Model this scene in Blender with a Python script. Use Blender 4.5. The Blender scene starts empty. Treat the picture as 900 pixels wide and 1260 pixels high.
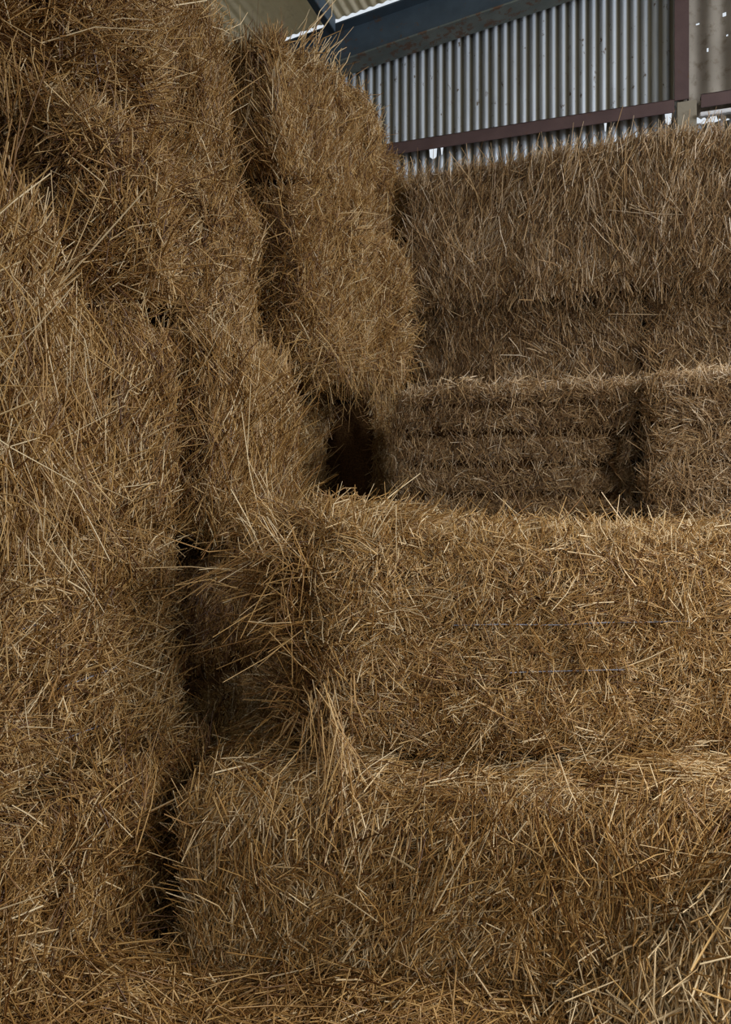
import bpy, math
import numpy as np
from mathutils import Matrix, Vector

# ------------------------------------------------------------------ camera, sky, exposure
SC = bpy.context.scene
COL = SC.collection
F, HY, YAW, EYE = 950.0, 610.0, math.radians(19), 1.75
cd = bpy.data.cameras.new('camera')
cd.sensor_fit = 'VERTICAL'; cd.sensor_height = 36.0
cd.lens = F / 1260 * 36.0
cd.shift_y = -(630 - HY) / 1260
cd.clip_start = 0.05
cam = bpy.data.objects.new('camera', cd); COL.objects.link(cam)
cam.location = (0, 0, EYE); cam.rotation_euler = (math.pi / 2, 0, YAW)
SC.camera = cam

world = bpy.data.worlds.new('overcast_sky'); SC.world = world
world.use_nodes = True
bg = world.node_tree.nodes['Background']
bg.inputs['Color'].default_value = (0.86, 0.93, 1.0, 1)
bg.inputs['Strength'].default_value = 1.3

def area(name, loc, target, sx, sy, power, color, spread=180):
    l = bpy.data.lights.new(name, 'AREA'); l.shape = 'RECTANGLE'
    l.size, l.size_y, l.energy, l.color = sx, sy, power, color; l.spread = math.radians(spread)
    o = bpy.data.objects.new(name, l); COL.objects.link(o); o.location = loc
    o.rotation_euler = (Vector(target) - Vector(loc)).to_track_quat('-Z', 'Y').to_euler()
    return o
# daylight from the open side; front lamp added inside, narrowed to lift lower right
area('daylight_fill_front', (2.65, 1.05, 2.6), (0.85, 3.2, .6), 1.6, 1.4, 80, (1.0, 0.97, 0.92), 122)
area('daylight_open_side', (5.6, 3.9, 5.0), (-0.2, 5.6, 3.5), 2.6, 1.6, 560, (0.90, 0.94, 1.0))

vs = SC.view_settings
vs.view_transform = 'Standard'; vs.look = 'None'; vs.gamma = 1.0
vs.use_curve_mapping = False
vs.exposure = -0.62
SC.cycles.max_bounces = 6; SC.cycles.diffuse_bounces = 4

# ------------------------------------------------------------------ helpers
CS, SN = math.cos(YAW), math.sin(YAW)
def W(xc, yc):                       # camera plan (right, forward) -> barn plan
    return (xc * CS - yc * SN, xc * SN + yc * CS)
def onwall(px, py, Y):               # where the sight line of a pixel meets the plane y = Y
    xc, zc = (px - 450) / F, (HY - py) / F
    dx, dy = W(xc, 1.0)
    t = Y / dy
    return (dx * t, Y, EYE + zc * t)

def vhash(i, j, k, s):
    h = (i * 374761393 + j * 668265263 + k * 2147483647 + s * 974634777) & 0xFFFFFFFF
    h = ((h ^ (h >> 13)) * 1274126177) & 0xFFFFFFFF
    h = ((h ^ (h >> 16)) * 2246822519) & 0xFFFFFFFF
    return ((h ^ (h >> 15)) & 0xFFFFFF) / float(0xFFFFFF)
def vnoise(p, f, s):                 # value noise, -1 .. 1
    q = p * f + 100.0
    i = np.floor(q).astype(np.int64); t = q - i; t = t * t * (3 - 2 * t)
    r = 0
    for a in (0, 1):
        for b in (0, 1):
            for c in (0, 1):
                w = (t[:, 0] if a else 1 - t[:, 0]) * (t[:, 1] if b else 1 - t[:, 1]) * (t[:, 2] if c else 1 - t[:, 2])
                r = r + w * vhash(i[:, 0] + a, i[:, 1] + b, i[:, 2] + c, s)
    return r * 2 - 1
def norm(v):
    return v / np.maximum(np.linalg.norm(v, axis=1, keepdims=True), 1e-9)

class Geo:                           # collects quads with a tone value and a material slot
    def __init__(s): s.v, s.f, s.t, s.m, s.n = [], [], [], [], 0
    def add(s, v, f, t, m):
        s.v.append(v); s.f.append(f + s.n); s.t.append(t); s.m.append(np.full(len(f), m, np.int32)); s.n += len(v)
    def build(s, name, mats, parent=None, smooth=True):
        v = np.concatenate(s.v); f = np.concatenate(s.f); t = np.concatenate(s.t); m = np.concatenate(s.m)
        me = bpy.data.meshes.new(name)
        me.vertices.add(len(v)); me.vertices.foreach_set('co', v.astype(np.float32).ravel())
        me.loops.add(f.size); me.loops.foreach_set('vertex_index', f.astype(np.int32).ravel())
        me.polygons.add(len(f))
        me.polygons.foreach_set('loop_start', np.arange(0, f.size, 4, dtype=np.int32))
        me.polygons.foreach_set('material_index', m)
        me.polygons.foreach_set('use_smooth', np.full(len(f), smooth))
        at = me.attributes.new('tone', 'FLOAT', 'POINT'); at.data.foreach_set('value', t.astype(np.float32))
        me.update(calc_edges=True)
        for x in mats: me.materials.append(x)
        o = bpy.data.objects.new(name, me); COL.objects.link(o)
        if parent: o.parent = parent
        return o

def stalks(g, rng, m, d, n, L, w, tone, bend=0.03, droop=0.03, slot=1):
    """thin three-sided straw stalks, middle m, direction d"""
    N = len(m)
    if not N: return
    d = norm(d)
    a = norm(np.cross(d, n + rng.normal(0, .5, (N, 3)))); b = np.cross(d, a)
    ph = rng.uniform(0, 2.1, N)
    bv = (a * rng.normal(0, 1, (N, 1)) + b * rng.normal(0, 1, (N, 1))) * (bend * L)[:, None]
    bv[:, 2] += droop * L * np.hypot(d[:, 0], d[:, 1])
    for sel, rows in ((L < .075, 2), (L >= .075, 3)):
        k = int(sel.sum())
        if not k: continue
        ss = (-1, 1) if rows == 2 else (-1, 0, 1)
        rf = {-1: 1.0, 0: 1.0, 1: .7}
        V = np.empty((k, rows * 3, 3))
        for r, s in enumerate(ss):
            c = m[sel] + d[sel] * (L[sel] * .5 * s)[:, None] + (bv[sel] * (0.6 if s == 0 else -0.6) if rows == 3 else 0)
            for q in range(3):
                an = ph[sel] + q * 2.0944
                V[:, r * 3 + q] = c + (a[sel] * np.cos(an)[:, None] + b[sel] * np.sin(an)[:, None]) * (w[sel] * .5 * rf[s])[:, None]
        q = []
        for r in range(rows - 1):
            for j in range(3):
                q.append([r * 3 + j, r * 3 + (j + 1) % 3, r * 3 + 3 + (j + 1) % 3, r * 3 + 3 + j])
        q = np.array(q)
        Fc = (np.arange(k) * rows * 3)[:, None, None] + q[None]
        g.add(V.reshape(-1, 3), Fc.reshape(-1, 4), np.repeat(tone[sel], rows * 3), slot)

def fringe(g, rng, P, Q, direc, n, spread=.35, L=.16, w=.0042, rad=.05, tone=.5):
    """loose ends between P and Q pointing roughly along direc"""
    P, Q, direc = map(np.array, (P, Q, direc)); t = rng.random((n, 1))
    root = P + (Q - P) * t + rng.normal(0, rad, (n, 3))
    d = norm(norm(direc[None].astype(float)) + rng.normal(0, spread, (n, 3)))
    LL = L * rng.lognormal(0, .4, n)
    stalks(g, rng, root + d * (LL * .4)[:, None], d, -d + rng.normal(0, 1, (n, 3)), LL,
           w * rng.uniform(.7, 1.25, n), np.clip(tone + rng.normal(0, .22, n), 0, 1), bend=.07, droop=.08)

# ------------------------------------------------------------------ materials
def mat(name):
    m = bpy.data.materials.new(name); m.use_nodes = True
    nt = m.node_tree; b = nt.nodes['Principled BSDF']
    return m, nt, b
def ramp(nt, fac, stops):
    r = nt.nodes.new('ShaderNodeValToRGB'); e = r.color_ramp.elements
    while len(e) < len(stops): e.new(0.5)
    for el, (p, c) in zip(e, stops): el.position = p; el.color = (*c, 1)
    nt.links.new(fac, r.inputs[0]); return r.outputs[0]
def noise_node(nt, scale, detail=4, vec=None, rough=.6):
    n = nt.nodes.new('ShaderNodeTexNoise'); n.inputs['Scale'].default_value = scale
    n.inputs['Detail'].default_value = detail; n.inputs['Roughness'].default_value = rough
    if vec is not None: nt.links.new(vec, n.inputs['Vector'])
    return n.outputs['Fac']
def objcoord(nt, scale=(1, 1, 1)):
    tc = nt.nodes.new('ShaderNodeTexCoord'); mp = nt.nodes.new('ShaderNodeMapping')
    mp.inputs['Scale'].default_value = scale
    nt.links.new(tc.outputs['Object'], mp.inputs[0]); return mp.outputs[0]
def mix(nt, fac, a, b, mode='MIX'):
    n = nt.nodes.new('ShaderNodeMix'); n.data_type = 'RGBA'; n.blend_type = mode
    for sock, v in ((n.inputs[0], fac), (n.inputs[6], a), (n.inputs[7], b)):
        if isinstance(v, (int, float)): sock.default_value = v
        elif isinstance(v, tuple): sock.default_value = (*v, 1)
        else: nt.links.new(v, sock)
    return n.outputs[2]
def bump(nt, b, h, strength, dist):
    n = nt.nodes.new('ShaderNodeBump'); n.inputs['Strength'].default_value = strength
    n.inputs['Distance'].default_value = dist
    nt.links.new(h, n.inputs['Height']); nt.links.new(n.outputs[0], b.inputs['Normal'])

def straw_mat(name, stops):
    m, nt, b = mat(name)
    at = nt.nodes.new('ShaderNodeAttribute'); at.attribute_name = 'tone'
    nt.links.new(ramp(nt, at.outputs['Fac'], stops), b.inputs['Base Color'])
    b.inputs['Roughness'].default_value = .4; b.inputs['Specular IOR Level'].default_value = .5
    return m
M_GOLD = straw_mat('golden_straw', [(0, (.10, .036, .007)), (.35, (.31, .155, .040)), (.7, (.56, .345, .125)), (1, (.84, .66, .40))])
M_OLD = straw_mat('weathered_straw', [(0, (.09, .044, .016)), (.35, (.31, .175, .070)), (.7, (.56, .37, .178)), (1, (.84, .68, .48))])
def core_mat():  # base darkened to paint shade into the gaps between stalks
    m, nt, b = mat('packed_chaff')
    v = objcoord(nt)
    n = noise_node(nt, 90, 5, v)
    nt.links.new(ramp(nt, n, [(.35, (.035, .015, .005)), (.65, (.12, .06, .02))]), b.inputs['Base Color'])
    b.inputs['Roughness'].default_value = .95; b.inputs['Specular IOR Level'].default_value = .1
    bump(nt, b, n, .8, .01)
    return m
M_CORE = core_mat()
def twine_mat():
    m, nt, b = mat('blue_grey_twine')
    n = noise_node(nt, 300, 2, objcoord(nt))
    nt.links.new(ramp(nt, n, [(.3, (.15, .15, .18)), (.7, (.32, .32, .37))]), b.inputs['Base Color'])
    b.inputs['Roughness'].default_value = .4
    return m
M_TWINE = twine_mat()

def paint_mat(name, c1, c2, rust, amount, rough=.6, scale=6):
    m, nt, b = mat(name)
    v = objcoord(nt)
    base = ramp(nt, noise_node(nt, scale, 5, v), [(.3, c1), (.7, c2)])
    rmask = ramp(nt, noise_node(nt, scale * 2.3, 6, v, .7), [(amount, (0, 0, 0)), (min(1, amount + .08), (1, 1, 1))])
    nt.links.new(mix(nt, rmask, base, rust), b.inputs['Base Color'])
    b.inputs['Roughness'].default_value = rough
    bump(nt, b, noise_node(nt, 60, 4, v), .3, .003)
    return m
M_BLUE = paint_mat('blue_grey_steel_paint', (.035, .055, .075), (.06, .09, .12), (.09, .05, .03), .58)
M_BROWN = paint_mat('brown_steel_primer', (.075, .042, .042), (.11, .065, .062), (.10, .045, .025), .62)
M_FLANGE = paint_mat('dusty_green_steel', (.10, .12, .11), (.17, .19, .17), (.13, .07, .04), .52)

def sheet_mat():
    m, nt, b = mat('galvanised_corrugated_sheet')
    v = objcoord(nt, (1, 1, .35))
    g = ramp(nt, noise_node(nt, 5, 6, v), [(.25, (.36, .39, .43)), (.75, (.56, .61, .67))])
    tc = nt.nodes.new('ShaderNodeAttribute'); tc.attribute_name = 'tone'
    g = mix(nt, tc.outputs['Fac'], g, (.15, .135, .095))               # dirt lying in the valleys
    v2 = objcoord(nt, (1, 1, .6))
    spots = ramp(nt, noise_node(nt, 24, 5, v2, .65), [(.62, (0, 0, 0)), (.68, (1, 1, 1))])
    g = mix(nt, spots, g, (.10, .07, .045))
    nt.links.new(g, b.inputs['Base Color'])
    b.inputs['Metallic'].default_value = .25; b.inputs['Roughness'].default_value = .5
    return m
M_SHEET = sheet_mat()
def fibre_mat(name, c1, c2, dirt, glow=0):
    m, nt, b = mat(name)
    v = objcoord(nt, (1, .4, 1))
    g = ramp(nt, noise_node(nt, 3, 6, v), [(.3, c1), (.7, c2)])
    s = ramp(nt, noise_node(nt, 12, 6, objcoord(nt), .7), [(.52, (0, 0, 0)), (.72, (1, 1, 1))])
    nt.links.new(mix(nt, s, g, dirt), b.inputs['Base Color']); b.inputs['Roughness'].default_value = .85
    if glow:                          # translucency added to brighten the sheet with sky light
        tr = nt.nodes.new('ShaderNodeBsdfTranslucent'); tr.inputs[0].default_value = (.95, .87, .66, 1)
        mx = nt.nodes.new('ShaderNodeMixShader'); mx.inputs[0].default_value = glow
        nt.links.new(b.outputs[0], mx.inputs[1]); nt.links.new(tr.outputs[0], mx.inputs[2])
        nt.links.new(mx.outputs[0], nt.nodes['Material Output'].inputs[0])
    return m
M_ROOF = fibre_mat('dusty_fibre_cement', (.60, .52, .38), (.72, .65, .50), (.46, .38, .25), .3)
M_PANEL = fibre_mat('grimy_clear_sheet', (.17, .145, .115), (.25, .22, .18), (.11, .08, .05))
M_FLOOR = fibre_mat('earth_floor', (.10, .07, .045), (.16, .12, .08), (.07, .05, .03))
M_PALE = fibre_mat('weathered_board', (.22, .19, .14), (.32, .28, .21), (.15, .12, .08))
m_, nt_, b_ = mat('white_metal'); M_WHITE = m_
nt_.links.new(ramp(nt_, noise_node(nt_, 20, 3, objcoord(nt_)), [(.3, (.62, .62, .64)), (.7, (.8, .8, .82))]), b_.inputs['Base Color'])
b_.inputs['Roughness'].default_value = .3

def tag(o, label=None, cat=None, group=None, kind=None):
    if label: o['label'] = label
    if cat: o['category'] = cat
    if group: o['group'] = group
    if kind: o['kind'] = kind
    return o

# ------------------------------------------------------------------ barn shell
def grid_sheet(name, fn, nu, nv, mats, kind=None, tone=None, thick=.006, holes=()):
    """closed sheet: fn(a, b) -> points, with a second skin thick behind it along its offset"""
    a, b = np.meshgrid(np.linspace(0, 1, nu), np.linspace(0, 1, nv), indexing='ij')
    a, b = a.ravel(), b.ravel()
    P, off = fn(a, b)
    idx = np.arange(nu * nv).reshape(nu, nv)
    q = np.stack([idx[:-1, :-1], idx[1:, :-1], idx[1:, 1:], idx[:-1, 1:]], -1).reshape(-1, 4)
    qc = P[q].mean(1)
    for hx, hz, hr in holes: q = q[np.hypot(qc[:, 0] - hx, qc[:, 2] - hz) > hr]; qc = P[q].mean(1)
    g = Geo(); t = tone(a, b, P) if tone else np.zeros(len(P))
    P2 = P + np.array(off) * thick; K = len(P)
    loop = np.concatenate([idx[:, 0], idx[-1, 1:], idx[-2::-1, -1], idx[0, -2:0:-1]])
    nx = np.roll(loop, -1)
    rim = np.stack([loop, nx, nx + K, loop + K], -1)
    g.add(np.concatenate([P, P2]), np.concatenate([q, q[:, ::-1] + K, rim]), np.concatenate([t, t]), 0)
    o = g.build(name, mats)
    if kind: o['kind'] = kind
    return o

def box_obj(name, lo, hi, m, parent=None, bev=.004, rot=None):
    lo, hi = np.array(lo, float), np.array(hi, float); c = (lo + hi) / 2; h = (hi - lo) / 2
    import bmesh
    bm = bmesh.new(); bmesh.ops.create_cube(bm, size=2)
    bmesh.ops.scale(bm, vec=h, verts=bm.verts)
    if bev: bmesh.ops.bevel(bm, geom=bm.edges[:], offset=bev, segments=2, affect='EDGES')
    me = bpy.data.meshes.new(name); bm.to_mesh(me); bm.free(); me.materials.append(m)
    o = bpy.data.objects.new(name, me); COL.objects.link(o); o.location = c
    if rot: o.rotation_euler = rot
    if parent: o.parent = parent
    return o

YW = 6.24
PITCH = .076
XL, XR, YF = -4.2, 6.6, -3.4
# rafter line on the wall, from two points of its lower near edge
r1 = onwall(396, 83, YW - .28); r2 = onwall(640, 0, YW - .28)
SL = (r2[2] - r1[2]) / (r2[0] - r1[0])                   # roof slope along x
def raf_z(x): return r1[2] + SL * (x - r1[0])
ROOF_UP = .385                                            # roof sheet above the rafter's lower edge
rail = onwall(450, 187, YW - .1)[2]
post_x = onwall(839, 80, YW - .06)[0]
WX1 = post_x + .02

def wall_sheet(name, x0, x1, zb, zt, pitch=PITCH, amp=.0095, y=YW, m=M_SHEET, dirty=1.0, res=10, holes=(), nv=24):
    nu = int((x1 - x0) / pitch * res) + 2
    def fn(a, b):
        x = x0 + (x1 - x0) * a
        z0 = zb(x) if callable(zb) else zb + 0 * x
        z1 = zt(x) if callable(zt) else zt + 0 * x
        P = np.stack([x, y - amp * np.sin(2 * np.pi * x / pitch), z0 + (z1 - z0) * b], -1)
        return P, (0, 1, 0)
    def tone(a, b, P):
        s = np.sin(2 * np.pi * P[:, 0] / pitch)
        return np.clip((.25 - s) * 1.1, 0, 1) * dirty
    return grid_sheet(name, fn, nu, nv, [m], 'structure', tone, holes=holes)

wall = wall_sheet('wall_back', XL, WX1, rail + .0, lambda x: raf_z(x) + .28)
tag(wall, 'grey corrugated metal gable wall above the brown rail', 'wall')
def low_top(x):      # lower row of sheets stops at the rail; its rim is nibbled open in places
    z = np.full_like(x, rail + .02)
    for hx, hw, hd in HOLES: z = np.where(abs(x - hx) < hw, rail - hd + abs(x - hx) * .8, z)
    return z
HOLES = [(onwall(532, 180, YW)[0], .028, .088), (onwall(823, 137, YW)[0], .025, .088), (onwall(745, 150, YW)[0], .010, .068), (onwall(543, 178, YW)[0], .008, .064)]
wl = wall_sheet('wall_back_lower', XL, WX1 - .05, 0.0, low_top, y=YW + .03)
tag(wl, 'lower row of corrugated wall sheets below the brown rail', 'wall')
# right of the post: grimy wide-waved sheet above, open slot below the rail
pn = wall_sheet('wall_back_panel', WX1, XR, lambda x: rail + .02 + 0 * x, lambda x: raf_z(x) + .30, pitch=.17, amp=.012, y=YW + .01, m=M_PANEL, dirty=0, res=14, nv=90,
    holes=[(*onwall(px, py, YW)[::2], r) for px, py, r in ((892, 15, .016), (859, 27, .009), (872, 61, .010), (896, 42, .008))])
slot_b = onwall(870, 149, YW)[2]
def slot_top(x): return slot_b + 0 * x
wr = wall_sheet('wall_back_right', WX1 + .02, XR, 0.0, slot_top, y=YW + .03)
tag(wr, 'lower corrugated wall sheets right of the brown post', 'wall')
# ragged strip hanging under the rail over the slot
def rag(x): return rail - .06 - .035 * (np.sin(x * 37) * .6 + np.sin(x * 83 + 1) * .4) ** 2 - np.where(x > onwall(884, 130, YW)[0], .035, 0)
rs = wall_sheet('wall_back_strip', onwall(858, 130, YW)[0], XR, rag, rail + .03, y=YW + .03, m=M_PANEL, dirty=0)
tag(rs, 'ragged sheet edge hanging under the rail over a bright slot', 'wall')

def plane_box(name, lo, hi, m, kind='structure'):
    o = box_obj(name, lo, hi, m, bev=0); o['kind'] = kind; return o
plane_box('floor', (-14, -14, -.1), (22, 12, 0), M_FLOOR)
plane_box('wall_left', (XL - .1, YF, 0), (XL, YW + .1, raf_z(XL) + .2), M_PALE)

def roof_fn(a, b):
    x = XL - .2 + (XR + 1 - XL) * a; y = YF + (6.0 - YF) * b
    z = raf_z(x) + ROOF_UP + .006 * np.sin(2 * np.pi * x / PITCH)
    return np.stack([x, y, z], -1), (0, 0, 1)
rf = grid_sheet('ceiling', roof_fn, int((XR + 1 - XL) / PITCH * 8), 8, [M_ROOF], 'structure')
tag(rf, 'dusty beige roof sheets seen from below', 'roof')

# rafter: an I-section along the slope
def i_beam(name, xa, xb, y0, y1, zoff, h, tf, m1, m2):
    prof_f = [(y0, 0), (y1, 0), (y1, tf), (y0, tf)]
    def bar(nm, y0, y1, z0, z1, m, par):
        import bmesh
        bm = bmesh.new(); vs_ = []
        for x in np.linspace(xa, xb, 3):
            vs_.append([bm.verts.new((x, y, raf_z(x) + zoff + z)) for y, z in ((y0, z0), (y1, z0), (y1, z1), (y0, z1))])
        for A, B in zip(vs_, vs_[1:]):
            for k in range(4): bm.faces.new((A[k], A[(k + 1) % 4], B[(k + 1) % 4], B[k]))
        bm.faces.new(vs_[0][::-1]); bm.faces.new(vs_[-1])
        bmesh.ops.recalc_face_normals(bm, faces=bm.faces)
        bmesh.ops.bevel(bm, geom=[e for e in bm.edges if not e.is_boundary], offset=.002, segments=1, affect='EDGES')
        me = bpy.data.meshes.new(nm); bm.to_mesh(me); bm.free(); me.materials.append(m)
        o = bpy.data.objects.new(nm, me); COL.objects.link(o)
        if par: o.parent = par
        return o
    e = bpy.data.objects.new(name, None); COL.objects.link(e)
    ym = (y0 + y1) / 2
    bar('bottom_flange', y0, y1, 0, tf, m2, e)
    bar('web', ym - .006, ym + .006, tf, h - tf, m1, e)
    bar('top_flange', y0, y1, h - tf, h, m1, e)
    return e
rb = i_beam('steel_rafter', XL, XR, YW - .28, YW - .06, 0, .33, .014, M_BLUE, M_FLANGE)
tag(rb, 'large blue-grey steel I-beam rafter sloping along the top of the corrugated wall', 'beam')

# purlins between rafter and roof
def purlin(px, py, label):
    x = onwall(px, py, YW - .3)[0]
    e = box_obj('roof_purlin', (x - .03, YF, raf_z(x) + .24), (x + .03, YW - .30, raf_z(x) + ROOF_UP - .012), M_BLUE)
    return tag(e, label, 'beam')
purlin(409, 14, 'short blue-grey steel purlin crossing under the beige roof towards the rafter')

def rail_obj(name, xa, xb, z, label):
    e = bpy.data.objects.new(name, None); COL.objects.link(e); e.location = ((xa + xb) / 2, YW - .05, z)
    L = (xb - xa) / 2
    box_obj('upright_leg', (-L, -.045, -.055), (L, -.037, .045), M_BROWN, e, .002)
    box_obj('flat_leg', (-L, -.045, .037), (L, .04, .045), M_BROWN, e, .002)
    return tag(e, label, 'rail')
rail_obj('wall_rail', XL, post_x - .05, rail, 'brown steel angle rail running across the corrugated wall, left of the post')
rail_obj('wall_rail', post_x + .13, XR, rail + .005, 'short length of brown rail right of the upright post')
pz = raf_z(post_x)
e = bpy.data.objects.new('wall_post', None); COL.objects.link(e); e.location = (post_x, YW - .05, rail)
box_obj('face_plate', (-.05, -.045, .03), (.05, -.035, pz - rail), M_BROWN, e, .002)
box_obj('side_plate', (.042, -.035, .03), (.05, .04, pz - rail), M_BROWN, e, .002)
tag(e, 'brown steel post standing upright on the rail at top right', 'post')
bx = onwall(852, 135, YW - .05)[0]
st = box_obj('support_board', (post_x - .035, YW - .09, 3.9), (bx + .03, YW - .02, rail + .02), M_PALE, None, .006)
tag(st, 'stubby pale board where brown rail meets post, above the straw', 'board')
wt = box_obj('white_strip', (bx + .05, YW - .12, slot_b - .01), (XR, YW - .08, slot_b + .02), M_WHITE, None, .004)  # near-white strip along the lower edge of the slot
tag(wt, 'bright white metal strip across the daylight slot at right', 'strip')

# ------------------------------------------------------------------ bales
def rot2(x, y, r): return x * math.cos(r) - y * math.sin(r), x * math.sin(r) + y * math.cos(r)

class Bale:
    """rounded, lumpy straw block; size along local x, y and its height"""
    def __init__(s, cx, cy, z0, lx, ly, h, rot, seed, rad=.11, amp=.045, grooves=(), dents=()):
        s.c = (cx, cy, z0); s.h = np.array([lx / 2, ly / 2, h / 2]); s.rot = rot; s.seed = seed
        s.rad, s.amp, s.grooves, s.dents = rad, amp, grooves, dents
        s.rng = np.random.default_rng(seed); s.g = Geo()
    def surf(s, p, core=False):      # p on the box (centred) -> lumpy point, normal
        r = s.rad; hi = s.h - r
        q = np.clip(p, -hi, hi); n = norm(p - q)
        x = q + n * r
        d = s.amp * vnoise(x, 2.6, s.seed) + s.amp * .7 * vnoise(x, 6.0, s.seed + 7) + min(.02, s.amp * .35) * vnoise(x, 15, s.seed + 13)
        for zg, depth, wd in s.grooves:
            d = d - depth * np.exp(-((x[:, 2] + s.h[2] - zg + .012 * vnoise(x, 3, s.seed + 3)) / wd) ** 2) * (abs(n[:, 2]) < .6)
        for (ax, ay, az, rr, amt) in s.dents:
            dd = np.linalg.norm(x + [0, 0, s.h[2]] - np.array([ax, ay, az]), axis=1) / rr
            d = d + amt * np.exp(-dd ** 2)
        if core: d = d - .012
        o = x + n * d[:, None]; o[:, 2] += s.h[2]
        o[:, 2] = np.maximum(o[:, 2], .0)
        return o, n
    def core(s, step=.03):
        pts, quads, k = [], [], 0
        for ax in range(3):
            u, v = [i for i in range(3) if i != ax]
            nu, nv = max(2, int(2 * s.h[u] / step)), max(2, int(2 * s.h[v] / step))
            for sg in (-1, 1):
                A, B = np.meshgrid(np.linspace(-s.h[u], s.h[u], nu), np.linspace(-s.h[v], s.h[v], nv), indexing='ij')
                P = np.zeros((nu * nv, 3)); P[:, u] = A.ravel(); P[:, v] = B.ravel(); P[:, ax] = sg * s.h[ax]
                idx = np.arange(nu * nv).reshape(nu, nv) + k
                q = np.stack([idx[:-1, :-1], idx[1:, :-1], idx[1:, 1:], idx[:-1, 1:]], -1).reshape(-1, 4)
                if (sg > 0) == (ax == 1): q = q[:, ::-1]
                pts.append(P); quads.append(q); k += nu * nv
        P = np.concatenate(pts); Q = np.concatenate(quads)
        u, inv = np.unique(np.round(P, 4), axis=0, return_inverse=True); inv = inv.ravel()
        V, _ = s.surf(u, True)
        s.g.add(V, inv[Q], np.full(len(V), .3), 0)
    def cover(s, face, dens, th=90, spread=60, L=.08, w=.0042, lift=.22, off=.028, tone=.5, field=50, clump=.5, wild=.06, box=None):
        """stalks on one face ('+x' ...); th is the angle up from the face's horizontal"""
        ax = 'xyz'.index(face[1]); sg = 1 if face[0] == '+' else -1
        u, v = [i for i in range(3) if i != ax]
        area = 4 * s.h[u] * s.h[v]; rng = s.rng
        n = int(area * dens)
        nc = int(n * clump / 9)
        def pts(k):
            P = np.zeros((k, 3)); P[:, u] = rng.uniform(-s.h[u], s.h[u], k); P[:, v] = rng.uniform(-s.h[v], s.h[v], k); P[:, ax] = sg * s.h[ax]
            return P
        base = pts(n - nc * 9); cl = pts(nc)
        clang = rng.normal(0, 1, nc); cltone = rng.normal(0, .16, nc); cll = rng.lognormal(0, .25, nc)
        rep = np.repeat(cl, 9, 0); j = rng.normal(0, .028, rep.shape); j[:, ax] = 0; rep = rep + j
        rep[:, u] = np.clip(rep[:, u], -s.h[u], s.h[u]); rep[:, v] = np.clip(rep[:, v], -s.h[v], s.h[v])
        P = np.concatenate([base, rep])
        N = len(P)
        ang = np.concatenate([rng.normal(0, 1, len(base)) * spread, np.repeat(clang, 9) * spread + rng.normal(0, 13, nc * 9)])
        x, nr = s.surf(P)
        if box is not None:
            lo, hi_ = np.array(box[0]), np.array(box[1])
        ang = np.radians(th + ang + field * vnoise(x, 2.2, s.seed + 31))
        # face frame: horizontal tangent h, upward tangent up (on the top face: local x and y)
        if ax == 2: hz = np.tile([1., 0, 0], (N, 1)); up = np.tile([0, 1., 0], (N, 1))
        else:
            hz = np.zeros((N, 3)); hz[:, 1 - ax] = 1 if (ax == 1) == (sg < 0) or (ax == 0 and sg > 0) else -1
            up = np.tile([0, 0, 1.], (N, 1))
        hz = norm(hz - nr * (hz * nr).sum(1, keepdims=True) + 1e-4); up = norm(up - nr * (up * nr).sum(1, keepdims=True) + 1e-4)
        lf = np.abs(rng.normal(0, lift, N)) * np.sign(rng.random(N) - .25)
        wl_ = rng.random(N) < wild; lf[wl_] = rng.uniform(.5, 1.6, wl_.sum())
        d = norm(hz * np.cos(ang)[:, None] + up * np.sin(ang)[:, None] + nr * lf[:, None])
        LL = L * rng.lognormal(0, .5, N) * np.concatenate([np.ones(len(base)), np.repeat(cll, 9)])
        LL = np.clip(LL, .02, L * 3.6)
        ww = w * rng.uniform(.55, 1.3, N)
        o = off * rng.beta(1.3, 2.2, N) - .006 + np.concatenate([np.zeros(len(base)), np.repeat(rng.exponential(.012, nc), 9)])
        m = x + nr * (o + np.where(wl_, LL * .3, 0))[:, None]
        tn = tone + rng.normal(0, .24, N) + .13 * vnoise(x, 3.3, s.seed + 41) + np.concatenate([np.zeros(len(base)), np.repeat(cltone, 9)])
        keep = np.ones(N, bool)
        if ax != 2:
            for zg, depth, wd in s.grooves:
                keep &= ~((np.abs(x[:, 2] - zg) < wd * 1.1) & (rng.random(N) < min(.9, depth * 16)))
        if s.c[2] < .01: m[:, 2] = np.maximum(m[:, 2], .01)
        stalks(s.g, rng, m[keep], d[keep], nr[keep], LL[keep], ww[keep], np.clip(tn, 0, 1)[keep])
    def loc(s, p):                   # world point -> local
        x, y = rot2(p[0] - s.c[0], p[1] - s.c[1], -s.rot); return (x, y, p[2] - s.c[2])
    def dirl(s, d):
        x, y = rot2(d[0], d[1], -s.rot); return (x, y, d[2])
    def fringe(s, P, Q, d, n, **k):
        fringe(s.g, s.rng, s.loc(P), s.loc(Q), s.dirl(d), n, **k)
    def build(s, label, mt=M_GOLD, cat='bale'):
        s.core()
        o = s.g.build('straw_bale', [M_CORE, mt])
        o.location = s.c; o.rotation_euler = (0, 0, s.rot)
        s.o = tag(o, label, cat, 'straw bales stacked in the barn')
        return o
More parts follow.
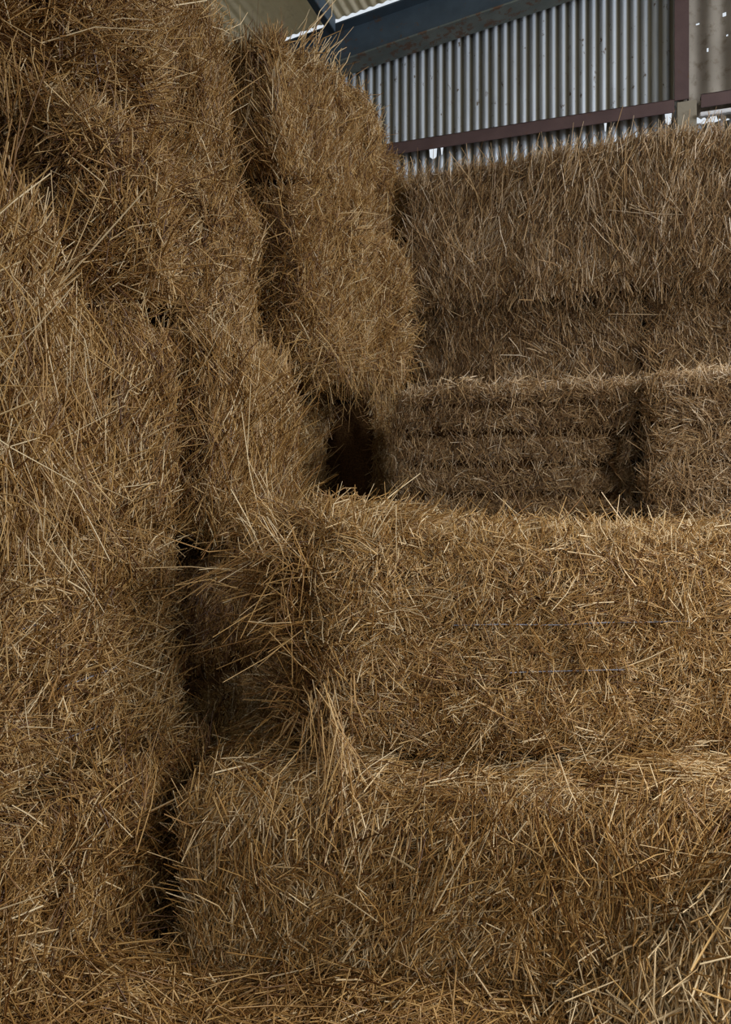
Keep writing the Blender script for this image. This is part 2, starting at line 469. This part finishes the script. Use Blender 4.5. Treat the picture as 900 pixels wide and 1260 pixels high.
    def twine(s, face, z, a0, a1, name='twine', r=.0022, out=.025, wob=.006):
        """a length of baling twine lying on a face at height z from a0 to a1"""
        ax = 'xyz'.index(face[1]); sg = 1 if face[0] == '+' else -1; u = 1 - ax
        N = max(8, int((a1 - a0) / .02)); t = np.linspace(a0, a1, N)
        P = np.zeros((N, 3)); P[:, ax] = sg * s.h[ax]; P[:, u] = t; P[:, 2] = z - s.h[2]
        x, nr = s.surf(P)
        k = np.ones(9) / 9
        off = x[:, ax] * 1.0
        off = np.convolve(np.pad(off, 4, mode='edge'), k, 'valid')
        x[:, ax] = off + sg * out; x[:, u] = t; x[:, 2] = z + wob * vnoise(P, 5, 3)
        g = Geo(); V = []
        for q in range(6):
            a = q * math.pi / 3; o_ = np.zeros((N, 3)); o_[:, ax] = math.cos(a) * r; o_[:, 2] = math.sin(a) * r; V.append(x + o_)
        V = np.stack(V, 1).reshape(-1, 3); Q = []
        i = np.arange(N - 1)[:, None]
        for q in range(6): Q.append(np.concatenate([i * 6 + q, i * 6 + (q + 1) % 6, i * 6 + 6 + (q + 1) % 6, i * 6 + 6 + q], 1))
        g.add(V, np.concatenate(Q), np.zeros(len(V)), 0)
        o = g.build(name, [M_TWINE], s.o); return o

def left_bale(uf, v0, v1, z0, z1, seed, depth=1.0, skew=0.0, **k):
    """bale of the left stack: its face at x = uf looks towards +x; skew turns it"""
    cv = (v0 + v1) / 2
    dx, dy = rot2(depth / 2, 0, skew)
    return Bale(uf - dx, cv - dy, z0, depth, v1 - v0, z1 - z0, skew, seed, **k)

D = 15000
# ---- left stack, nearest column
b = left_bale(-1.64, .75, 2.88, 0, .80, 11, amp=.05)
b.cover('+x', D, 80, 55, L=.09, w=.0048, tone=.42); b.cover('+y', D * .5, 80, 50); b.cover('+z', D * .3)
b.build('straw bale at bottom left, resting on the straw-strewn floor under the twined bale')
b = left_bale(-1.74, .75, 2.72, .80, 1.62, 12, amp=.055, rad=.14)
b.cover('+x', D * 1.1, 60, 65, L=.08, w=.0046, lift=.3, tone=.5); b.cover('+y', D * .5, 80, 60, lift=.1, wild=.02); b.cover('+z', D * .5, 0, 60, lift=.4)
b.build('large straw bale at left with scraps of blue-grey twine across its face')
for (z, a0, a1) in ((.56, .08, .21), (.36, .19, .52), (.17, .24, .50)): b.twine('+x', z, a0, a1)
b = left_bale(-1.53, .75, 1.80, 1.64, 2.57, 13, amp=.06, rad=.17)
b.cover('+x', D * 1.2, 97, 22, L=.15, w=.005, lift=.25, tone=.55, field=40, wild=.04); b.cover('+y', D, 90, 40, L=.12); b.cover('+z', D * .6, 0, 50, lift=.4)
b.fringe((-1.52, 1.2, 1.85), (-1.52, 1.78, 1.85), (.1, .15, -1), 500, spread=.3, L=.18, tone=.6, rad=.07)
b.fringe((-1.52, 1.2, 2.25), (-1.52, 1.76, 2.25), (.1, .1, -1), 400, spread=.3, L=.2, tone=.6, rad=.07)
b.build('nearest straw bale at far left edge with long stalks hanging down its face')
b = left_bale(-1.78, 1.84, 2.74, 1.62, 2.40, 14, amp=.06)
b.cover('+x', D * 1.1, 95, 35, L=.09, w=.0044, tone=.48); b.cover('+y', D * .5); b.cover('+z', D * .5, 0, 60); b.cover('-y', D * .4)
b.build('straw bale just right of the hanging-stalk bale at left edge, above the twined bale')
b = left_bale(-1.68, 2.0, 2.66, 2.44, 3.10, 15, amp=.08, rad=.22)
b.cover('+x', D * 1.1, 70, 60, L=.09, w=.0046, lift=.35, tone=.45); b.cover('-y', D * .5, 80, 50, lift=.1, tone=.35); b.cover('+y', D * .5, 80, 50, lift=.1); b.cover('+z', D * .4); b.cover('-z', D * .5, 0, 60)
b.build('ragged straw bale at left, below the topmost left bale and above a dark seam')
b = left_bale(-1.76, .9, 2.68, 3.14, 4.3, 16, amp=.11, rad=.27)
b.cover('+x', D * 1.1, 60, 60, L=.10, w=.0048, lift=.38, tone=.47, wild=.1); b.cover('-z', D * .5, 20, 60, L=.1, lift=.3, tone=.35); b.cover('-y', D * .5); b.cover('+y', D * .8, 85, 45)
b.fringe((-1.85, 1.7, 3.1), (-1.85, 2.7, 3.1), (.25, 0, -1), 700, spread=.4, L=.12)
b.build('big ragged straw bale filling the top left corner of the stack')

# ---- second column
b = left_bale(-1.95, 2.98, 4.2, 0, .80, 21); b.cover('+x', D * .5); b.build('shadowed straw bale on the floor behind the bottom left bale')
b = left_bale(-2.08, 3.2, 4.2, .80, 1.60, 22); b.cover('+x', D * .6, 90, 50, tone=.25); b.cover('-y', D * .5, 90, 50, tone=.22); b.build('straw bale deep in the dark gap beside the centre bale')  # stalks toned down and thinned, painting in the shade of the gap
b = left_bale(-1.64, 2.80, 3.62, 1.60, 2.43, 23, amp=.05, rad=.10)
b.cover('+x', D * 1.1, 93, 24, L=.12, w=.0044, tone=.52, field=22); b.cover('+y', D * .6, 90, 30, lift=.1, wild=.01); b.cover('-y', D * .6, 90, 30); b.cover('+z', D * .6, 0, 60, lift=.4)
b.fringe((-1.66, 2.9, 1.8), (-1.66, 3.5, 1.8), (.05, 0, -1), 600, spread=.3, L=.12, tone=.55)
b.build('straw bale with upright stalks, directly left of the dark recess')
b = left_bale(-1.78, 2.78, 3.58, 2.43, 3.20, 24, amp=.06, rad=.18)
b.cover('+x', D * 1.1, 85, 60, L=.07, w=.0042, lift=.3, tone=.46); b.cover('+y', D * .6); b.cover('+z', D * .4)
b.build('rusty gold straw bale left of the bulging bale, third tier from the floor')
b = left_bale(-1.96, 2.76, 3.56, 3.20, 4.12, 25, amp=.06, rad=.16)
b.cover('+x', D * 1.1, 95, 40, L=.10, w=.0044, lift=.3, tone=.47); b.cover('+y', D * .6); b.cover('+z', D * .6, 0, 60); b.cover('-z', D * .4); b.cover('-y', D * .5)
b.fringe((-1.96, 2.9, 4.07), (-2.0, 3.5, 4.07), (.2, .5, 1), 400, spread=.4, L=.1, tone=.6)
b.build('rounded straw bale under the roof, between top left and jutting top bales')

# ---- third column
b = left_bale(-1.95, 4.2, 5.1, 0, .80, 31); b.build('hidden straw bale on the floor behind the shadowed ones')
b = left_bale(-1.95, 4.2, 5.1, .80, 1.60, 32); b.build('hidden straw bale under the one in the dark recess')
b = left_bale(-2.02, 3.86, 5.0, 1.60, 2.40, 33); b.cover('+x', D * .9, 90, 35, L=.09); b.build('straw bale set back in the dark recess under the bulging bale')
b = left_bale(-1.50, 3.62, 4.88, 2.42, 3.38, 34, amp=.06, rad=.2, depth=1.1, skew=math.radians(-10))
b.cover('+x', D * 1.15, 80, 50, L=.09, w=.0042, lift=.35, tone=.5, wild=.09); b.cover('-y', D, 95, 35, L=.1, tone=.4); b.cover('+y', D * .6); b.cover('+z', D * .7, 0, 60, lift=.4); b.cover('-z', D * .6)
b.fringe((-1.62, 3.75, 2.58), (-1.45, 4.8, 2.55), (.1, .1, -1), 600, spread=.35, L=.13, tone=.5, rad=.07)
b.fringe((-1.42, 4.8, 2.55), (-1.45, 4.85, 3.2), (.3, .6, -.2), 350, spread=.5, L=.11, tone=.5)
b.fringe((-1.62, 3.65, 3.2), (-1.66, 3.66, 2.7), (.2, -.6, -.6), 300, spread=.5, L=.1, tone=.4)
b.build('bulging straw bale jutting out over the dark recess')
b = left_bale(-1.66, 3.58, 4.86, 3.44, 4.22, 35, dents=[(.4, -.55, .76, .42, -.16), (.4, .55, .78, .3, .06)], amp=.035, rad=.07, skew=math.radians(-3), depth=1.0)
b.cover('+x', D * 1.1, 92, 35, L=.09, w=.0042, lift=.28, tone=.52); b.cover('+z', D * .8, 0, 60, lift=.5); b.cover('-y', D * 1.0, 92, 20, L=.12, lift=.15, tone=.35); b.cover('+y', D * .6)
b.fringe((-1.72, 3.9, 4.16), (-1.66, 4.8, 4.22), (.2, .15, 1), 400, spread=.6, L=.06, tone=.65)
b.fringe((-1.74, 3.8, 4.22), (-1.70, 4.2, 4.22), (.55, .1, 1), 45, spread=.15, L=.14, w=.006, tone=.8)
b.build('highest jutting straw bale beside the corrugated wall, spiky on top')

# ---- far corner of the left stack
b = left_bale(-1.62, 5.12, 6.1, 0, 1.60, 41); b.build('hidden tall straw bale in the far corner')
b = left_bale(-1.66, 5.05, 6.1, 1.60, 2.45, 42); b.cover('+x', D * .6, 90, 40); b.build('shadowed straw bale in the far corner above the back stack foot')
b = left_bale(-1.70, 5.05, 6.1, 2.45, 3.33, 43); b.cover('+x', D * .8, 90, 40); b.build('straw bale in the dark slit between bulging bale and back stack')
b = left_bale(-1.62, 4.98, 6.08, 3.33, 4.14, 44, amp=.03)
b.cover('+x', D, 80, 50, L=.08, tone=.42); b.cover('+z', D * .6, 0, 60, lift=.5); b.cover('-y', D * .8, 90, 40)
b.fringe((-1.64, 5.0, 4.12), (-1.64, 6.0, 4.12), (.1, 0, 1), 250, spread=.5, L=.07)
b.build('small dark orange straw bale end in the far corner below the brown rail')

# ---- back stack along the wall
def back_bale(u0, u1, vf, z0, z1, seed, depth=.85, **k):
    return Bale((u0 + u1) / 2, vf + depth / 2, z0, u1 - u0, depth, z1 - z0, 0, seed, **k)
VE = 5.28
b = back_bale(-1.42, .0, VE + .04, 0, 1.40, 51, depth=.8); b.build('hidden foot bale of the back stack at its left')
b = back_bale(.0, 1.5, VE + .04, 0, 1.40, 52, depth=.8); b.build('hidden foot bale of the back stack at its right')
b = back_bale(-1.44, .0, VE + .03, 1.40, 2.27, 53, depth=.8, amp=.03)
b.cover('-y', D * .6, 90, 40); b.build('straw bale of back stack just seen behind the grooved middle row, left', M_OLD)
b = back_bale(.0, 1.5, VE + .03, 1.40, 2.27, 54, depth=.8, amp=.03)
b.cover('-y', D * .5, 90, 40); b.build('straw bale of back stack hidden behind the right middle bale', M_OLD)
b = back_bale(-1.46, .07, VE + .10, 2.27, 3.08, 55, amp=.04)
b.cover('-y', D, 90, 36, L=.10, w=.0052, tone=.42, field=30); b.cover('-x', D * .5, 90, 40); b.cover('+z', D * .3)
b.build('dim straw bale second from top of the back stack, left one', M_OLD)
b = back_bale(.09, 1.6, VE + .10, 2.27, 3.08, 56, amp=.04)
b.cover('-y', D, 90, 36, L=.10, w=.0052, tone=.45, field=30)
b.build('dim straw bale second from top of the back stack, right one', M_OLD)
b = back_bale(-1.46, 1.25, VE - .04, 3.11, 3.99, 57, amp=.04, rad=.07, depth=.9)
b.cover('-y', D * 1.05, 88, 24, L=.13, w=.0056, lift=.2, tone=.56, field=22, wild=.04, clump=.65); b.cover('+z', D * .8, 90, 50, lift=.5); b.cover('-x', D * .7, 90, 40)
b.fringe((-1.44, VE + .02, 3.94), (1.2, VE + .02, 3.95), (.2, -.1, 1), 1500, spread=.5, L=.085, tone=.66, rad=.03)
b.fringe((-1.44, VE - .04, 3.22), (1.2, VE - .04, 3.20), (0, -.2, -1), 400, spread=.5, L=.09, tone=.42, rad=.04)
b.build('long topmost straw bale of the back stack below the brown rail', M_OLD)

# ---- middle row in front of it
VF = 4.22
GR = [(.15, .05, .02), (.32, .055, .02), (.49, .06, .02), (.64, .04, .016)]
b = back_bale(-1.24, .06, VF + .02, 0, .82, 61); b.build('hidden lower bale of the middle row, left')
b = back_bale(.09, 1.6, VF + .02, 0, .82, 62); b.build('hidden lower bale of the middle row, right')
b = back_bale(-1.24, .07, VF, .81, 1.62, 63); b.build('hidden middle bale of the middle row, left')
b = back_bale(.09, 1.6, VF, .81, 1.62, 64); b.build('hidden middle bale of the middle row, right')
b = back_bale(-1.26, .07, VF, 1.60, 2.32, 65, amp=.03, rad=.07, grooves=GR, dents=[(.55, -.42, .35, .28, -.12), (.45, -.42, .1, .3, -.1)])  # dents added so the right end falls into shade
b.cover('-y', D * 1.1, 90, 60, L=.055, w=.0038, lift=.28, off=.018, tone=.42); b.cover('+z', D, 90, 60, L=.06, lift=.3, tone=.6); b.cover('-x', D * .8)
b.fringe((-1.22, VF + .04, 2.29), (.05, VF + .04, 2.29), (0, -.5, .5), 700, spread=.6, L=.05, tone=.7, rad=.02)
b.build('dark straw bale with sunken twine grooves, middle row, left one', M_OLD)
b = back_bale(.09, 1.6, VF - .09, 1.60, 2.34, 66, amp=.03, rad=.08, grooves=[(z + .01, d * .7, w_) for z, d, w_ in GR])  # set forward to shade the left bale's end
b.cover('-y', D * 1.1, 90, 60, L=.055, w=.0038, lift=.28, off=.018, tone=.5); b.cover('+z', D, 90, 60, L=.06, lift=.3, tone=.65); b.cover('-x', D * .5)
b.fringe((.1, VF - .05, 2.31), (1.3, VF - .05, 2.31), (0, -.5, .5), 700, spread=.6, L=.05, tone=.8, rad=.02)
b.build('paler straw bale with twine grooves, middle row, right one at the picture edge', M_OLD)

# ---- lower front bale and centre bale
def cam_bale(xc, yc, z0, lx, ly, h, degc, seed, **k):
    """front-left bottom corner at camera plan (xc, yc); turned degc against the picture plane"""
    r = math.radians(degc) + YAW
    ox, oy = W(xc, yc); dx, dy = rot2(lx / 2, ly / 2, r)
    return Bale(ox + dx, oy + dy, z0, lx, ly, h, r, seed, **k)
b = cam_bale(-.62, 2.58, 0, 2.5, 1.2, .77, -5, 71, amp=.04, rad=.14)
b.cover('-y', D * 1.1, 75, 32, L=.10, w=.0048, lift=.22, tone=.56, field=30); b.cover('+z', D, 10, 55, L=.10, lift=.12, tone=.6, wild=.02); b.cover('-x', D * .8, 90, 40)
b.build('lowest front straw bale, carrying the centre bale, with slanting stalks')
b = cam_bale(-.20, 2.66, .77, 2.15, .86, .80, 9, 72, amp=.045, rad=.16, grooves=[(.3, .02, .03), (.5, .015, .02), (.68, .02, .02)],
             dents=[(-.82, -.1, .8, .34, .14), (-.40, 0, .8, .14, -.04)])
b.cover('-y', D * 1.35, 80, 70, L=.058, w=.0038, lift=.30, off=.024, tone=.52, field=60, wild=.07)
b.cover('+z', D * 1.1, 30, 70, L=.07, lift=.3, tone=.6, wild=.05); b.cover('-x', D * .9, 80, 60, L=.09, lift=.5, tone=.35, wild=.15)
P = b.loc
def cw(xc, yc, z): return (*W(xc, yc), z)
def cdir(x, y, z): return (*W(x, y), z)
b.fringe(cw(-.12, 2.72, 1.60), cw(1.9, 3.05, 1.555), cdir(0, -.3, 1), 1100, spread=.7, L=.055, tone=.68, rad=.02)
b.fringe(cw(-.14, 2.64, 1.1), cw(-.10, 2.60, .82), cdir(.1, -.3, -1), 110, spread=.25, L=.2, tone=.6, rad=.04)
b.build('straw bale in the centre with two blue-grey twines across its long side')
b.twine('-y', .515, -.55, .35); b.twine('-y', .345, -.35, .08)
g = Geo(); rg = np.random.default_rng(721)
def tuft(P, R, n, dirs, L, tone, spread):
    for k in range(n):
        d = np.array(dirs[k % len(dirs)], float) + rg.normal(0, spread, 3)
        p = np.array(P) + rg.normal(0, 1, 3) * np.array(R)
        a = b.loc(cw(*p))
        fringe(g, rg, a, a, b.dirl(cdir(*d)), int(rg.integers(4, 12)), spread=.22, L=L * rg.uniform(.5, 1.3), rad=.022, tone=tone + rg.normal(0, .12), w=.004)
tuft((-.26, 2.86, 1.52), (.09, .10, .08), 130, [(-1, -.4, .1), (-.8, -.5, -.5), (-.5, -.6, .6), (-.2, -.8, -.4), (-1, -.2, -.2)], .165, .5, .5)
tuft((-.10, 2.86, 1.62), (.12, .10, .05), 60, [(-.6, -.5, .5), (.1, -.6, .7), (.5, -.4, .5)], .11, .58, .5)
tuft((-.24, 2.80, 1.15), (.03, .10, .15), 26, [(-1, -.5, -.2), (-.6, -.6, -.7), (-.9, -.3, .3)], .14, .35, .4)
tf = g.build('loose_tuft', [M_CORE, M_GOLD], b.o); tf['label'] = 'bristling tuft of loose stalks on the left corner'

# ------------------------------------------------------------------ loose straw on the floor and the heap
def field_straw(name, label, x0, x1, y0, y1, hfun, dens, L, w, th, spread, lift, tone, seed, step=.03, field=60):
    """height field in camera plan, covered by stalks"""
    rng = np.random.default_rng(seed)
    nx, ny = int((x1 - x0) / step), int((y1 - y0) / step)
    A, B = np.meshgrid(np.linspace(x0, x1, nx), np.linspace(y0, y1, ny), indexing='ij')
    def pos(xc, yc):
        X, Y = W(xc, yc); return np.stack([X, Y, hfun(xc, yc)], -1)
    a, c = A.ravel(), B.ravel()
    idx = np.arange(nx * ny).reshape(nx, ny)
    q = np.stack([idx[:-1, :-1], idx[1:, :-1], idx[1:, 1:], idx[:-1, 1:]], -1).reshape(-1, 4)
    g = Geo(); P = pos(a, c); g.add(P, q, np.full(len(P), .3), 0)
    # skirt to the floor gives it a solid edge
    loop = np.concatenate([idx[:, 0], idx[-1, 1:], idx[-2::-1, -1], idx[0, -2:0:-1]])
    S = P[loop].copy(); S2 = S.copy(); S2[:, 2] = 0; k = len(loop); i = np.arange(k); nx_ = (i + 1) % k
    g.add(np.concatenate([S, S2]), np.stack([i, i + k, nx_ + k, nx_], -1), np.full(2 * k, .3), 0)
    n = int((x1 - x0) * (y1 - y0) * dens)
    xs, ys = rng.uniform(x0, x1, n), rng.uniform(y0, y1, n)
    p = pos(xs, ys); e = .01
    tx = norm(pos(xs + e, ys) - p); ty = norm(pos(xs, ys + e) - p); nr = norm(np.cross(tx, ty))
    ang = np.radians(th + rng.normal(0, spread, n) + field * vnoise(p, 2.5, seed))
    d = norm(tx * np.cos(ang)[:, None] + ty * np.sin(ang)[:, None] + nr * (rng.normal(0, lift, n))[:, None])
    LL = np.clip(L * rng.lognormal(0, .5, n), .02, .42)
    m = p + nr * (rng.beta(1.3, 2, n) * .04 + np.abs((d * nr).sum(1)) * LL * .25)[:, None]
    tn = np.clip(tone + rng.normal(0, .2, n) + .12 * vnoise(p, 3, seed + 1), 0, 1)
    stalks(g, rng, m, d, nr, LL, w * rng.uniform(.6, 1.3, n), tn)
    o = g.build(name, [M_CORE, M_GOLD]); tag(o, label, 'straw', kind='stuff'); return o

def n2(x, y, f, s): return vnoise(np.stack([x, y, 0 * x], -1), f, s)
def floor_h(x, y):
    return .17 + .05 * n2(x, y, 2.2, 81) + .02 * n2(x, y, 7, 82) + .16 * np.clip((-x - .55) / .6, 0, 1) - .05 * np.clip((x - .1), 0, 1)
field_straw('loose_straw', 'loose straw strewn over the ground in the foreground, bottom of the picture', -1.5, 1.2, 1.2, 2.60, floor_h, 16000, .10, .005, 20, 70, .25, .42, 801)
def heap_h(x, y):
    r = np.clip((x - .50) / 1.1, 0, 1); r = r * r * (3 - 2 * r)
    t = np.clip((y - 1.35) / .95, 0, 1); t = t * t * (3 - 2 * t)
    return np.maximum(.02, .10 + r * t * .70 + r * (.05 * n2(x, y, 2.5, 83) + .02 * n2(x, y, 7, 84)))
field_straw('straw_heap', 'pale heap of long loose stalks leaning on lowest front bale at right', .45, 1.9, 1.3, 2.62, heap_h, 15000, .15, .0062, 75, 35, .25, .80, 802, field=35)  # pale tone paints in the brighter light towards the right
